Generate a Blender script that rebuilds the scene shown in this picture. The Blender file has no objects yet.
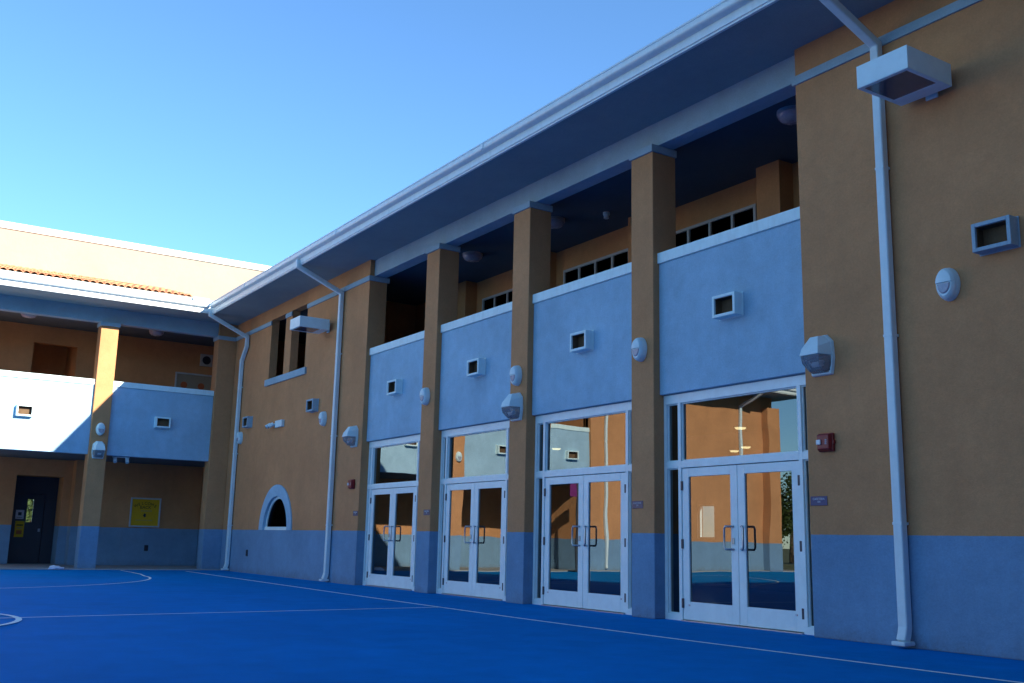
import bpy, bmesh, math, random
from mathutils import Vector, Matrix
random.seed(7)
S = bpy.context.scene
COL = S.collection
R = math.radians

# ------------------------------------------------------------------ materials
def new_mat(name):
    m = bpy.data.materials.new(name); m.use_nodes = True
    nt = m.node_tree; nt.nodes.clear()
    o = nt.nodes.new('ShaderNodeOutputMaterial')
    return m, nt, o
def nd(nt, t, **kw):
    n = nt.nodes.new(t)
    for k, v in kw.items():
        if k.startswith('i_'):
            key = k[2:]
            key = int(key) if key.isdigit() else key.replace('_', ' ')
            n.inputs[key].default_value = v
        else: setattr(n, k, v)
    return n
def c4(c): return (c[0], c[1], c[2], 1)
def math_n(nt, op, a, b=None):
    n = nt.nodes.new('ShaderNodeMath'); n.operation = op
    for i, v in enumerate((a, b)):
        if v is None: continue
        if isinstance(v, (int, float)): n.inputs[i].default_value = v
        else: nt.links.new(v, n.inputs[i])
    return n.outputs[0]
def mixc(nt, fac, a, b, mode='MIX'):
    n = nt.nodes.new('ShaderNodeMix'); n.data_type = 'RGBA'; n.blend_type = mode
    for s, v in ((n.inputs[0], fac), (n.inputs[6], a), (n.inputs[7], b)):
        if isinstance(v, (int, float)): s.default_value = v
        elif isinstance(v, tuple): s.default_value = c4(v)
        else: nt.links.new(v, s)
    return n.outputs[2]
def wpos(nt): return nt.nodes.new('ShaderNodeNewGeometry').outputs['Position']
def noise(nt, vec, scale, detail=4, rough=.55):
    n = nd(nt, 'ShaderNodeTexNoise', i_Scale=scale, i_Detail=detail, i_Roughness=rough)
    nt.links.new(vec, n.inputs['Vector']); return n.outputs['Fac']
def ramp(nt, fac, a, b, lo=0., hi=1.):
    n = nd(nt, 'ShaderNodeMapRange'); nt.links.new(fac, n.inputs[0])
    n.inputs[1].default_value = lo; n.inputs[2].default_value = hi
    n.inputs[3].default_value = a; n.inputs[4].default_value = b
    return n.outputs[0]
def scaled(nt, vec, s):
    n = nd(nt, 'ShaderNodeMapping'); nt.links.new(vec, n.inputs[0]); n.inputs['Scale'].default_value = s
    return n.outputs[0]

def stucco(name, top, bottom=None, zline=1.19, mottle=.105, bump=.35):
    m, nt, o = new_mat(name)
    p = wpos(nt)
    col = top
    if bottom is not None:
        sep = nt.nodes.new('ShaderNodeSeparateXYZ'); nt.links.new(p, sep.inputs[0])
        wob = ramp(nt, noise(nt, p, 9, 2), -.006, .006)
        z = math_n(nt, 'ADD', sep.outputs[2], wob)
        col = mixc(nt, math_n(nt, 'GREATER_THAN', z, zline), bottom, top)
    big = ramp(nt, noise(nt, p, .9, 5, .6), 1 - mottle, 1 + mottle, .3, .7)
    st = ramp(nt, noise(nt, scaled(nt, p, (5, 5, .35)), 1.0, 4, .6), 1 - mottle * .22, 1 + mottle * .2, .3, .7)
    fine = ramp(nt, noise(nt, p, 42, 3, .7), .90, 1.09, .25, .75)
    mid = ramp(nt, noise(nt, p, 5.5, 6, .68), 1 - mottle * .55, 1 + mottle * .5, .3, .7)
    k = math_n(nt, 'MULTIPLY', math_n(nt, 'MULTIPLY', math_n(nt, 'MULTIPLY', big, mid), st), fine)
    comb = nt.nodes.new('ShaderNodeCombineColor')
    for i in range(3): nt.links.new(k, comb.inputs[i])
    col = mixc(nt, 1.0, col, comb.outputs[0], 'MULTIPLY')
    if bottom is not None:
        edge = math_n(nt, 'ADD', sep.outputs[2], ramp(nt, noise(nt, p, 3.2, 6, .7), -.16, .16, .25, .75))
        d = math_n(nt, 'MULTIPLY', ramp(nt, edge, .6, 0, -.03, .18), ramp(nt, noise(nt, p, 26, 5, .7), .3, 1, .35, .65))
        col = mixc(nt, d, col, (.13, .13, .13))
        dr_ = math_n(nt, 'MULTIPLY', ramp(nt, noise(nt, scaled(nt, p, (7, 7, .22)), 1.0, 5, .65), 0, .22, .60, .74), ramp(nt, noise(nt, p, .6, 3), 0, 1, .45, .6))
        col = mixc(nt, dr_, col, (.20, .16, .13))
    b = nd(nt, 'ShaderNodeBsdfPrincipled', i_Roughness=.88)
    b.inputs['Specular IOR Level'].default_value = .25
    nt.links.new(col, b.inputs['Base Color'])
    h1 = noise(nt, p, 75, 5, .65); h2 = noise(nt, p, 5, 3)
    h = math_n(nt, 'ADD', h1, math_n(nt, 'MULTIPLY', h2, 2.2))
    bp = nd(nt, 'ShaderNodeBump', i_Strength=bump, i_Distance=.012); nt.links.new(h, bp.inputs['Height'])
    nt.links.new(bp.outputs[0], b.inputs['Normal'])
    nt.links.new(b.outputs[0], o.inputs[0]); return m

def paint(name, col, rough=.42, var=.06, metal=0, spec=.5, dirt=0., bump=.03):
    m, nt, o = new_mat(name); p = wpos(nt)
    k = ramp(nt, noise(nt, p, 6, 5, .65), 1 - var, 1 + var * .7, .3, .7)
    comb = nt.nodes.new('ShaderNodeCombineColor')
    for i in range(3): nt.links.new(k, comb.inputs[i])
    c = mixc(nt, 1.0, col, comb.outputs[0], 'MULTIPLY')
    if dirt:
        d = ramp(nt, noise(nt, scaled(nt, p, (9, 9, 1.2)), 1, 6, .7), 0, dirt, .48, .8)
        c = mixc(nt, d, c, (.16, .14, .11))
    b = nd(nt, 'ShaderNodeBsdfPrincipled', i_Roughness=rough, i_Metallic=metal)
    b.inputs['Specular IOR Level'].default_value = spec
    nt.links.new(c, b.inputs['Base Color'])
    r = ramp(nt, noise(nt, p, 11, 4), rough - .08, rough + .12); nt.links.new(r, b.inputs['Roughness'])
    bp = nd(nt, 'ShaderNodeBump', i_Strength=bump, i_Distance=.01); nt.links.new(noise(nt, p, 40, 3), bp.inputs['Height'])
    nt.links.new(bp.outputs[0], b.inputs['Normal'])
    nt.links.new(b.outputs[0], o.inputs[0]); return m

def court_mat():
    m, nt, o = new_mat('court_acrylic'); p = wpos(nt)
    a = noise(nt, p, .35, 5, .6); b_ = noise(nt, p, 2.2, 5, .65); c_ = noise(nt, p, 90, 2)
    k = math_n(nt, 'MULTIPLY', ramp(nt, a, .91, 1.09, .3, .7), ramp(nt, b_, .90, 1.10, .3, .7))
    k = math_n(nt, 'MULTIPLY', k, ramp(nt, c_, .90, 1.1, .3, .7))
    comb = nt.nodes.new('ShaderNodeCombineColor')
    for i in range(3): nt.links.new(k, comb.inputs[i])
    c = mixc(nt, 1.0, (.0008, .205, .56), comb.outputs[0], 'MULTIPLY')
    # dusty scuffs
    sc = ramp(nt, noise(nt, scaled(nt, p, (1, 2.5, 1)), 1.3, 8, .75), 0, .16, .56, .78)
    c = mixc(nt, sc, c, (.008, .27, .52))
    b = nd(nt, 'ShaderNodeBsdfPrincipled', i_Roughness=.75); b.inputs['Specular IOR Level'].default_value = .02
    nt.links.new(c, b.inputs['Base Color'])
    bp = nd(nt, 'ShaderNodeBump', i_Strength=.35, i_Distance=.004); nt.links.new(noise(nt, p, 260, 3, .7), bp.inputs['Height'])
    nt.links.new(bp.outputs[0], b.inputs['Normal'])
    nt.links.new(b.outputs[0], o.inputs[0]); return m

def line_mat():
    m, nt, o = new_mat('court_line_paint'); p = wpos(nt)
    w = ramp(nt, noise(nt, p, 7, 6, .7), 0, .55, .5, .78)
    c = mixc(nt, w, (.85, .97, .95), (.2, .5, .7))
    b = nd(nt, 'ShaderNodeBsdfPrincipled', i_Roughness=.7); nt.links.new(c, b.inputs['Base Color'])
    nt.links.new(b.outputs[0], o.inputs[0]); return m

def glass_mat(name, refl=.24, tint=(.16, .20, .21), wave=.010, fk=1.):
    m, nt, o = new_mat(name); p = wpos(nt)
    g = nd(nt, 'ShaderNodeBsdfGlossy', i_Roughness=.0); g.inputs['Color'].default_value = (.92, .97, .95, 1)
    t = nt.nodes.new('ShaderNodeBsdfTransparent'); t.inputs[0].default_value = c4(tint)
    mx = nt.nodes.new('ShaderNodeMixShader')
    fr = nd(nt, 'ShaderNodeFresnel', i_IOR=1.5)
    f = math_n(nt, 'MINIMUM', math_n(nt, 'ADD', math_n(nt, 'MULTIPLY', fr.outputs[0], fk), refl), 1.0)
    nt.links.new(f, mx.inputs[0]); nt.links.new(t.outputs[0], mx.inputs[1]); nt.links.new(g.outputs[0], mx.inputs[2])
    bp = nd(nt, 'ShaderNodeBump', i_Strength=wave, i_Distance=.3); nt.links.new(noise(nt, p, 1.1, 1), bp.inputs['Height'])
    nt.links.new(bp.outputs[0], g.inputs['Normal'])
    nt.links.new(mx.outputs[0], o.inputs[0]); return m

def clear_lens(name, tint=(.75, .8, .85)):
    m, nt, o = new_mat(name); p = wpos(nt)
    b = nd(nt, 'ShaderNodeBsdfPrincipled', i_Roughness=.12); b.inputs['Base Color'].default_value = c4(tint)
    b.inputs['Transmission Weight'].default_value = .75; b.inputs['IOR'].default_value = 1.35
    w = nd(nt, 'ShaderNodeTexWave', i_Scale=11.); nt.links.new(p, w.inputs[0])
    bp = nd(nt, 'ShaderNodeBump', i_Strength=.5, i_Distance=.01); nt.links.new(w.outputs['Fac'], bp.inputs['Height'])
    nt.links.new(bp.outputs[0], b.inputs['Normal'])
    nt.links.new(b.outputs[0], o.inputs[0]); return m

def emit(name, col, s):
    m, nt, o = new_mat(name)
    e = nd(nt, 'ShaderNodeEmission', i_Strength=s); e.inputs[0].default_value = c4(col)
    nt.links.new(e.outputs[0], o.inputs[0]); return m

def ground_mat():
    m, nt, o = new_mat('dry_grass_ground'); p = wpos(nt)
    c = mixc(nt, noise(nt, p, .3, 6), (.07, .09, .03), (.17, .16, .08))
    c = mixc(nt, ramp(nt, noise(nt, p, 14, 4), 0, .6), c, (.05, .075, .02))
    b = nd(nt, 'ShaderNodeBsdfPrincipled', i_Roughness=.95); nt.links.new(c, b.inputs['Base Color'])
    nt.links.new(b.outputs[0], o.inputs[0]); return m

def leaf_mat():
    m, nt, o = new_mat('leaf_green'); p = wpos(nt)
    c = mixc(nt, noise(nt, p, 1.2, 3), (.03, .06, .015), (.09, .13, .04))
    b = nd(nt, 'ShaderNodeBsdfPrincipled', i_Roughness=.6); nt.links.new(c, b.inputs['Base Color'])
    nt.links.new(b.outputs[0], o.inputs[0]); return m

ORANGE = (.525, .258, .116)
WAINS = (.165, .295, .445)
M = {}
M['wall'] = stucco('orange_stucco_over_blue_wainscot', ORANGE, WAINS)
M['orange'] = stucco('orange_stucco', ORANGE)
M['blue'] = stucco('pale_blue_stucco', (.325, .51, .65), mottle=.12)
M['beam'] = stucco('grey_blue_stucco', (.32, .45, .53), mottle=.10)
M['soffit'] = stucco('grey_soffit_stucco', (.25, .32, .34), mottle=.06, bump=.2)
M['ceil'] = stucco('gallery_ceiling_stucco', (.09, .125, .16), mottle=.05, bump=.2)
M['vent_shade'] = stucco('vent_inside_shade', (.13, .085, .05), mottle=.3)  # dark brown puts the shade of a deep vent into the colour
M['cream'] = stucco('cream_stucco', (.31, .265, .225), mottle=.04)
M['white'] = paint('white_trim_paint', (.74, .88, .88), .45, dirt=.12)
M['cap'] = paint('white_coping_paint', (.68, .88, .90), .6, dirt=.18)
M['gutter'] = paint('white_gutter_enamel', (.74, .84, .85), .35, dirt=.14)
M['pipe'] = paint('pale_pipe_enamel', (.66, .79, .82), .35, dirt=.12)
M['alu'] = paint('white_aluminium_frame', (.77, .89, .89), .38, dirt=.05)
M['winframe'] = paint('grey_window_frame', (.42, .44, .46), .5)
M['steel'] = paint('brushed_steel', (.45, .47, .50), .3, metal=1)
M['hinge'] = paint('dark_hinge_metal', (.05, .06, .08), .4, metal=.6)
M['dark'] = paint('flat_black', (.012, .012, .014), .6)
M['lamp'] = paint('pale_lamp_enamel', (.64, .81, .84), .4)
M['lens'] = paint('frosted_lens', (.34, .36, .44), .25)
M['clear'] = clear_lens('prismatic_lens')
M['flood'] = paint('floodlight_glass', (.04, .07, .13), .08, spec=.8)
M['red'] = paint('red_plastic', (.24, .008, .012), .35)
M['strobe'] = paint('strobe_lens', (.75, .75, .78), .15)
M['plaque'] = paint('navy_plaque', (.03, .04, .14), .4)
M['plaque2'] = paint('grey_purple_plaque', (.085, .075, .13), .4)
M['letter'] = paint('white_lettering', (.62, .64, .70), .6)
M['glass'] = glass_mat('tinted_door_glass', .10, (.12, .15, .16), .0045)
M['wglass'] = glass_mat('dark_window_glass', .0, (.05, .05, .055), .003, .1)
M['cglass'] = glass_mat('clear_door_glass', .02, (.75, .8, .78), .002)
M['court'] = court_mat(); M['line'] = line_mat(); M['ground'] = ground_mat()
M['concrete'] = stucco('concrete_walk', (.34, .35, .34), mottle=.15, bump=.2)
M['tile'] = stucco('terracotta_tile', (.60, .24, .13), mottle=.22, bump=.3)
M['roofing'] = stucco('roof_membrane', (.30, .30, .30))
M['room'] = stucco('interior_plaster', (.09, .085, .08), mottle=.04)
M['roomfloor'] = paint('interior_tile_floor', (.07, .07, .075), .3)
M['lit'] = emit('lit_ceiling_lamp', (1.0, .74, .36), 2.4)
M['navy'] = paint('navy_door_paint', (.018, .024, .042), .45)
M['paper'] = paint('white_paper', (.62, .62, .66), .8)
M['yellow'] = paint('yellow_paper', (.72, .42, .012), .8)
M['black'] = paint('black_print', (.012, .01, .008), .7)
M['grey'] = paint('grey_print', (.30, .26, .20), .7)
M['reddot'] = paint('rust_print', (.42, .10, .03), .7)
M['boardframe'] = paint('aluminium_board_frame', (.45, .49, .54), .4)
M['cloth'] = paint('crumpled_white_plastic', (.70, .74, .85), .4)
M['leaf'] = leaf_mat()
M['purple'] = paint('purple_banner_cloth', (.16, .015, .13), .8)
M['bark'] = stucco('bark', (.10, .075, .05), mottle=.3)

# ------------------------------------------------------------------ mesh helpers
class MB:
    def __init__(s): s.v = []; s.f = []; s.m = []; s.mats = []
    def mi(s, m):
        if m not in s.mats: s.mats.append(m)
        return s.mats.index(m)
    def add(s, vs, fs, m):
        b = len(s.v); s.v += [tuple(x) for x in vs]; k = s.mi(m)
        for f in fs: s.f.append(tuple(b + i for i in f)); s.m.append(k)
        return s
    def box(s, x0, x1, y0, y1, z0, z1, m):
        x0, x1 = sorted((x0, x1)); y0, y1 = sorted((y0, y1)); z0, z1 = sorted((z0, z1))
        return s.add([(x0,y0,z0),(x1,y0,z0),(x1,y1,z0),(x0,y1,z0),(x0,y0,z1),(x1,y0,z1),(x1,y1,z1),(x0,y1,z1)],
              [(0,3,2,1),(4,5,6,7),(0,1,5,4),(1,2,6,5),(2,3,7,6),(3,0,4,7)], m)
    def prism(s, prof, axis, a, b, m, caps=True):
        """profile of 2-D points extruded along an axis from a to b"""
        def pt(u, w, t):
            return {'x': (t, u, w), 'y': (u, t, w), 'z': (u, w, t)}[axis]
        n = len(prof)
        vs = [pt(u, w, a) for u, w in prof] + [pt(u, w, b) for u, w in prof]
        fs = [(i, (i + 1) % n, n + (i + 1) % n, n + i) for i in range(n)]
        if caps: fs += [tuple(range(n))[::-1], tuple(range(n, 2 * n))]
        return s.add(vs, fs, m)
    def tube(s, path, sec, m, up=(1, 0, 0), caps=True):
        """section (list of (u,w)) swept along path with mitred joints; u along `up`-ish, w across"""
        P = [Vector(p) for p in path]; n = len(sec); vs = []
        for i, p in enumerate(P):
            d0 = (P[i] - P[i-1]).normalized() if i else None
            d1 = (P[i+1] - P[i]).normalized() if i < len(P) - 1 else None
            t = (d0 + d1).normalized() if d0 and d1 else (d0 or d1)
            u = Vector(up) - t * Vector(up).dot(t)
            u = u.normalized() if u.length > 1e-6 else t.orthogonal().normalized()
            w = t.cross(u)
            k = 1.0
            if d0 and d1: k = 1 / max(.5, math.sqrt((1 + d0.dot(d1)) / 2))
            for a, b in sec: vs.append(p + u * a + w * b * k)
        fs = []
        for i in range(len(P) - 1):
            for j in range(n):
                fs.append((i*n + j, i*n + (j+1) % n, (i+1)*n + (j+1) % n, (i+1)*n + j))
        if caps: fs += [tuple(range(n))[::-1], tuple(range((len(P)-1)*n, len(P)*n))]
        return s.add(vs, fs, m)
    def round_tube(s, path, r, m, seg=10, up=(1, 0, 0)):
        return s.tube(path, [(r*math.cos(2*math.pi*i/seg), r*math.sin(2*math.pi*i/seg)) for i in range(seg)], m, up)
    def loft(s, rings, m, cap0=True, cap1=True):
        n = len(rings[0]); vs = [p for r in rings for p in r]; fs = []
        for i in range(len(rings) - 1):
            for j in range(n): fs.append((i*n+j, i*n+(j+1) % n, (i+1)*n+(j+1) % n, (i+1)*n+j))
        if cap0: fs.append(tuple(range(n))[::-1])
        if cap1: fs.append(tuple(range((len(rings)-1)*n, len(rings)*n)))
        return s.add(vs, fs, m)
    def build(s, name, parent=None, bevel=0., smooth=None, local=False, segs=2):
        me = bpy.data.meshes.new(name); me.from_pydata(s.v, [], s.f)
        for m in s.mats: me.materials.append(M[m])
        me.polygons.foreach_set('material_index', s.m)
        if len(s.f) > 1:
            bm = bmesh.new(); bm.from_mesh(me); bmesh.ops.recalc_face_normals(bm, faces=bm.faces); bm.to_mesh(me); bm.free()
        if smooth is not None:
            me.polygons.foreach_set('use_smooth', [True] * len(me.polygons))
            me.set_sharp_from_angle(angle=R(smooth))
        me.update()
        o = bpy.data.objects.new(name, me); COL.objects.link(o)
        if bevel:
            b = o.modifiers.new('bevel', 'BEVEL'); b.width = bevel; b.segments = segs; b.limit_method = 'ANGLE'; b.angle_limit = R(40)
        if parent is not None:
            o.parent = parent
            if not local:
                root = parent
                while root.parent: root = root.parent
                # parts are written in world coordinates; shift them back under their thing
                if parent is root: o.location = -Vector(root.location)
        return o

def thing(name, label, cat, loc=(0, 0, 0), rz=0., group=None):
    o = bpy.data.objects.new(name, None); COL.objects.link(o)
    o.location = loc; o.rotation_euler = (0, 0, rz); o.empty_display_size = .2
    o['label'] = label; o['category'] = cat
    if group: o['group'] = group
    return o
def tag(o, label=None, cat=None, group=None, kind=None):
    if label: o['label'] = label
    if cat: o['category'] = cat
    if group: o['group'] = group
    if kind: o['kind'] = kind
    return o
def dup(root, loc, rz, label):
    def cp(o, parent):
        c = o.copy(); COL.objects.link(c)
        if parent is not None: c.parent = parent
        for ch in o.children: cp(ch, c)
        return c
    kids = list(root.children)
    r = root.copy(); COL.objects.link(r); r.location = loc; r.rotation_euler = (0, 0, rz); r['label'] = label
    for k in kids: cp(k, r)
    return r
def text_part(txt, size, mat, parent, loc, rot, ext=.0015, name='lettering'):
    cu = bpy.data.curves.new(name, 'FONT'); cu.body = txt; cu.size = size; cu.align_x = 'CENTER'; cu.align_y = 'CENTER'; cu.extrude = ext
    t = bpy.data.objects.new(name, cu); COL.objects.link(t)
    me = bpy.data.meshes.new_from_object(t)
    bpy.data.objects.remove(t); bpy.data.curves.remove(cu)
    me.name = name; me.materials.clear(); me.materials.append(M[mat])
    o = bpy.data.objects.new(name, me); COL.objects.link(o)
    o.parent = parent; o.location = loc; o.rotation_euler = rot
    return o

# ------------------------------------------------------------------ key dimensions (metres; X along the long facade, Y into it)
D = 9.84            # face of long facade
RP = 9.956          # parapet face
DP = 10.03          # door frame face
BK = 10.29          # back of the outer wall
LX = -30.84         # face of the far wing
ZS = 7.48           # soffit
COLS = [(-18.478, -17.928), (-15.137, -14.600), (-11.774, -11.265)]
BAYS = [(-21.284, -18.478), (-17.928, -15.137), (-14.600, -11.774), (-11.265, -8.440)]
XE = 3.0            # where the long facade meets the unseen wing behind the viewer

# ------------------------------------------------------------------ setting
def sheet(name, pts, z, mat, kind='structure'):
    mb = MB(); mb.add([(x, y, z) for x, y in pts], [tuple(range(len(pts)))], mat)
    return tag(mb.build(name), kind=kind)
sheet('ground', [(-600, -600), (600, -600), (600, 600), (-600, 600)], -.03, 'ground')
mb = MB(); mb.box(-30.62, XE, -14.5, D + .2, -.2, 0, 'court'); tag(mb.build('court'), kind='structure')
mb = MB(); mb.box(-35.6, -30.62, -16, D + .4, -.2, .028, 'concrete'); tag(mb.build('pavement', bevel=.01), kind='structure')

def ribbon(pts, w, z=.004):
    """a painted line of width w through 2-D points"""
    mb = MB(); vs = []
    for i, p in enumerate(pts):
        a = Vector(pts[max(i-1, 0)]); b = Vector(pts[min(i+1, len(pts)-1)])
        t = (b - a).normalized(); n = Vector((-t.y, t.x)) * w / 2
        vs += [(p[0] + n.x, p[1] + n.y, z), (p[0] - n.x, p[1] - n.y, z)]
    fs = [(2*i, 2*i+1, 2*i+3, 2*i+2) for i in range(len(pts) - 1)]
    mb.add(vs, fs, 'line'); return mb
def arc(cx, cy, r, a0, a1, n=48):
    return [(cx + r*math.cos(a0 + (a1-a0)*i/n), cy + r*math.sin(a0 + (a1-a0)*i/n)) for i in range(n+1)]
sl = [(-29.7, 8.52), (-27, 8.43), (-24, 8.34), (-21, 8.24), (-18, 8.14), (-15, 8.07), (-12, 8.01), (-9, 8.02), (-6, 8.12), (-3, 8.25)]
tag(ribbon(sl, .066).build('sideline_marking'), kind='structure')
tag(ribbon([(-13.55, .25), (-13.75, 2.0), (-13.88, 3.5), (-13.98, 5.0), (-14.2, 8.03)], .055, .008).build('halfway_line_marking'), kind='structure')
tag(ribbon(arc(-13.7, .15, 1.83, 0, 2*math.pi, 72), .07, .012).build('centre_circle_marking'), kind='structure')
a_end = math.acos(max(-1, min(1, 0)))
pp = [(-30.2, 6.86), (-28.6, 6.80), (-27.4, 6.72), (-26.8, 6.62)]
pp += arc(-26.5, .30, 6.24, R(88), R(-88), 60) + [(-27.4, -5.9), (-30.2, -5.9)]
tag(ribbon(pp, .055, .006).build('three_point_line_marking'), kind='structure')

# ------------------------------------------------------------------ long building
main = thing('school_building', 'long two storey orange stucco building with blue base and four glazed double doors', 'building', (-14, D, 0))

# wall with its openings
wl = MB()
def wbox(x0, x1, z0, z1, m='wall', y0=D, y1=BK): wl.box(x0, x1, y0, y1, z0, z1, m)
AX, AZ, AR = -26.42, 1.19, .90
UW = [(-27.75, -26.62), (-26.16, -25.06)]; UZ0, UZ1 = 5.40, 7.12
def wall_front(x0, x1, z0, z1):
    wl.add([(x0, D, z0), (x1, D, z0), (x1, D, z1), (x0, D, z1)], [(0, 1, 2, 3)], 'wall')
# left length: pieces around arch and the two upper openings
TH = D + .22
wbox(LX - .3, -27.75, 0, ZS + .05, y1=TH); wbox(-25.06, -21.284, 0, ZS + .05)
wbox(-27.75, -25.06, 0, 1.19, y1=TH); wbox(-27.75, -25.06, 2.6, UZ0, y1=TH); wbox(-27.75, -25.06, UZ1, ZS + .05, y1=TH)
wbox(-26.62, -26.16, UZ0, UZ1, y1=TH)
# arch surround between 1.19 and 2.6
angs = sorted([math.pi * i / 40 for i in range(41)] + [math.atan2(2.6 - AZ, -25.06 - AX), math.atan2(2.6 - AZ, -27.75 - AX)])
n = len(angs) - 1
outer = []
for a in angs:
    c, s_ = math.cos(a), math.sin(a)
    tx = ((-25.06 - AX) / c) if c > 1e-6 else ((-27.75 - AX) / c if c < -1e-6 else 1e9)
    tz = (2.6 - AZ) / s_ if s_ > 1e-6 else 1e9
    t = min(abs(tx), abs(tz)); outer.append((AX + t * c, AZ + t * s_))
inner = [(AX + AR * math.cos(a), AZ + AR * math.sin(a)) for a in angs]
vs = [(x, D, z) for x, z in outer] + [(x, D, z) for x, z in inner] + [(x, TH, z) for x, z in inner]
fs = [(i, i+1, n+1+i+1, n+1+i) for i in range(n)] + [(n+1+i, n+1+i+1, 2*n+2+i+1, 2*n+2+i) for i in range(n)]
wl.add(vs, fs, 'wall')
wl.build('wall', main)
# right length
MB().box(-8.440, XE + .3, D, BK, 0, ZS + .05, 'wall').build('wall', main, bevel=.012)

# columns with their caps
for x0, x1 in COLS:
    c = MB().box(x0, x1, D, BK + .02, 0, 6.97, 'wall').build('column', main, bevel=.012)
    MB().box(x0 - .02, x1 + .02, D - .03, BK + .035, 6.97, 7.088, 'beam').build('column_cap', c, bevel=.006)
# string course band
for x0, x1 in ((LX + .02, -27.75), (-26.62, -26.16), (-25.06, -21.25), (-8.47, XE)):
    bd = MB().box(x0, x1, D - .03, D + .02, 6.972, 7.09, 'beam')
    if x1 == -21.25: bd.box(-21.283, -21.25, D + .02, BK + .05, 6.972, 7.09, 'beam')
    if x0 == -8.47: bd.box(-8.47, -8.441, D + .02, BK + .05, 6.972, 7.09, 'beam')
    bd.build('string_course', main)
MB().box(-21.283, -8.441, D + .11, BK - .03, 7.09, ZS + .04, 'beam').build('lintel_beam', main, bevel=.008)
MB().box(-27.92, -24.90, D - .05, D + .21, 5.20, 5.385, 'beam').build('window_sill', main, bevel=.008)

# parapets
for x0, x1 in BAYS:
    p = MB().box(x0, x1, RP, BK - .06, 3.195, 5.19, 'blue').build('parapet', main, bevel=.006)
    MB().box(x0, x1, RP - .035, BK - .02, 5.19, 5.357, 'cap').build('parapet_cap', p, bevel=.010)

# eaves
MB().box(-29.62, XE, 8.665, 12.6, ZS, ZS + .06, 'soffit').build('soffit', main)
fa = MB()
fa.prism([(8.65, 7.452), (8.695, 7.452), (8.695, 7.72), (8.63, 7.72), (8.63, 7.482), (8.65, 7.482)], 'x', -29.58, XE, 'gutter')
fa.build('fascia', main, bevel=.004)
def gutter_profile(y, sgn=1):
    # K-style gutter seen in section: (offset from fascia, z)
    pr = [(.0, 7.600), (-.075, 7.612), (-.098, 7.628), (-.106, 7.648), (-.100, 7.656), (-.104, 7.712), (-.116, 7.718), (-.116, 7.742), (-.098, 7.742), (-.092, 7.70), (-.085, 7.645), (-.06, 7.625), (.0, 7.618)]
    return [(y + sgn * a, z) for a, z in pr]
gt = MB().prism(gutter_profile(8.628), 'x', -29.47, XE, 'gutter').build('gutter', main)
for x in (-26.5, -20.4, -14.2, -8.1, -2.0): MB().box(x, x + .07, 8.510, 8.53, 7.63, 7.738, 'gutter').build('gutter_joint', gt, bevel=.003)

# roof: barrel tiles rising to an upper wall
def tile_roof(mb, a0, a1, along, edge, back, z0, z1, rows, pitch=.19):
    nseg = 8; npd = int((a1 - a0) / pitch)
    for r in range(rows):
        t0, t1 = r / rows, (r + 1) / rows
        e0 = edge + (back - edge) * t0; e1 = edge + (back - edge) * (t1 + .02)
        h0 = z0 + (z1 - z0) * t0 + .03; h1 = z0 + (z1 - z0) * t1
        ra, rb, rc = [], [], []
        for i in range(npd * nseg + 1):
            a = a0 + i * pitch / nseg; ph = (i % nseg) / nseg
            w = .075 * abs(math.sin(math.pi * ph)) ** .7
            ra.append((a, e0, h0 + w)); rb.append((a, e1, h1 + w)); rc.append((a, e0, h0 + w - .03))
        P = (lambda a, e, z: (a, e, z)) if along == 'x' else (lambda a, e, z: (e, a, z))
        k = len(ra); vs = [P(*p) for p in ra + rb + rc]
        fs = [(i, i+1, k+i+1, k+i) for i in range(k-1)] + [(i, 2*k+i, 2*k+i+1, i+1) for i in range(k-1)]
        mb.add(vs, fs, 'tile')
rf = MB(); tile_roof(rf, -29.0, XE, 'x', 9.05, 12.5, 7.84, 8.70, 4); rf.build('tile_roof', main, smooth=40)
MB().box(-29.5, XE, 8.70, 8.74, ZS + .06, 7.72, 'gutter').box(-29.5, XE, 8.74, 12.6, 7.62, 7.78, 'roofing').build('roof_deck', main)
MB().box(-33.3, XE + 2.2, 12.5, 12.8, 7.78, 10.06, 'cream').build('upper_wall', main)
MB().box(-33.3, XE + 2.2, 12.45, 12.9, 10.06, 10.27, 'white').build('upper_wall_coping', main, bevel=.01)

# gallery behind the parapets
gal = MB()
gal.box(LX - .3, -25.07, TH + .005, 12.4, 4.0, 4.25, 'concrete'); gal.box(-25.07, -8.1, BK + .04, 12.4, 4.0, 4.25, 'concrete')
gal.build('gallery_floor', main)
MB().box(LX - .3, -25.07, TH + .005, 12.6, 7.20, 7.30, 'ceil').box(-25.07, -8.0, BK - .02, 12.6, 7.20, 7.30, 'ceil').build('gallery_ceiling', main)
STRIPS = [(-20.35, -18.15), (-17.05, -14.85), (-13.75, -11.55), (-10.45, -8.25)]
ZW0, ZW1 = 5.05, 6.73
gw = MB()
xs = [LX - .3]
for a, b in STRIPS:
    gw.box(xs[-1], a, 12.4, 12.7, 4.25, 7.2, 'orange'); gw.box(a, b, 12.4, 12.7, 4.25, ZW0, 'orange'); gw.box(a, b, 12.4, 12.7, ZW1, 7.2, 'orange'); xs.append(b)
gw.box(xs[-1], -7.9, 12.4, 12.7, 4.25, 7.2, 'orange')
gw.box(LX - .3, LX - .2, TH + .01, 12.4, 4.25, 7.2, 'orange')
gw.box(-23.9, -23.8, BK + .01, 12.4, 4.25, 7.2, 'orange')  # unseen partition added to block light and darken behind the upper openings
gw.box(-8.10, -7.9, BK + .05, 12.4, 4.25, 7.2, 'orange')
for x in (-21.15, -17.85, -14.55, -11.25):
    gw.box(x, x + .5, 12.08, 12.4, 4.25, 7.2, 'orange')
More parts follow.
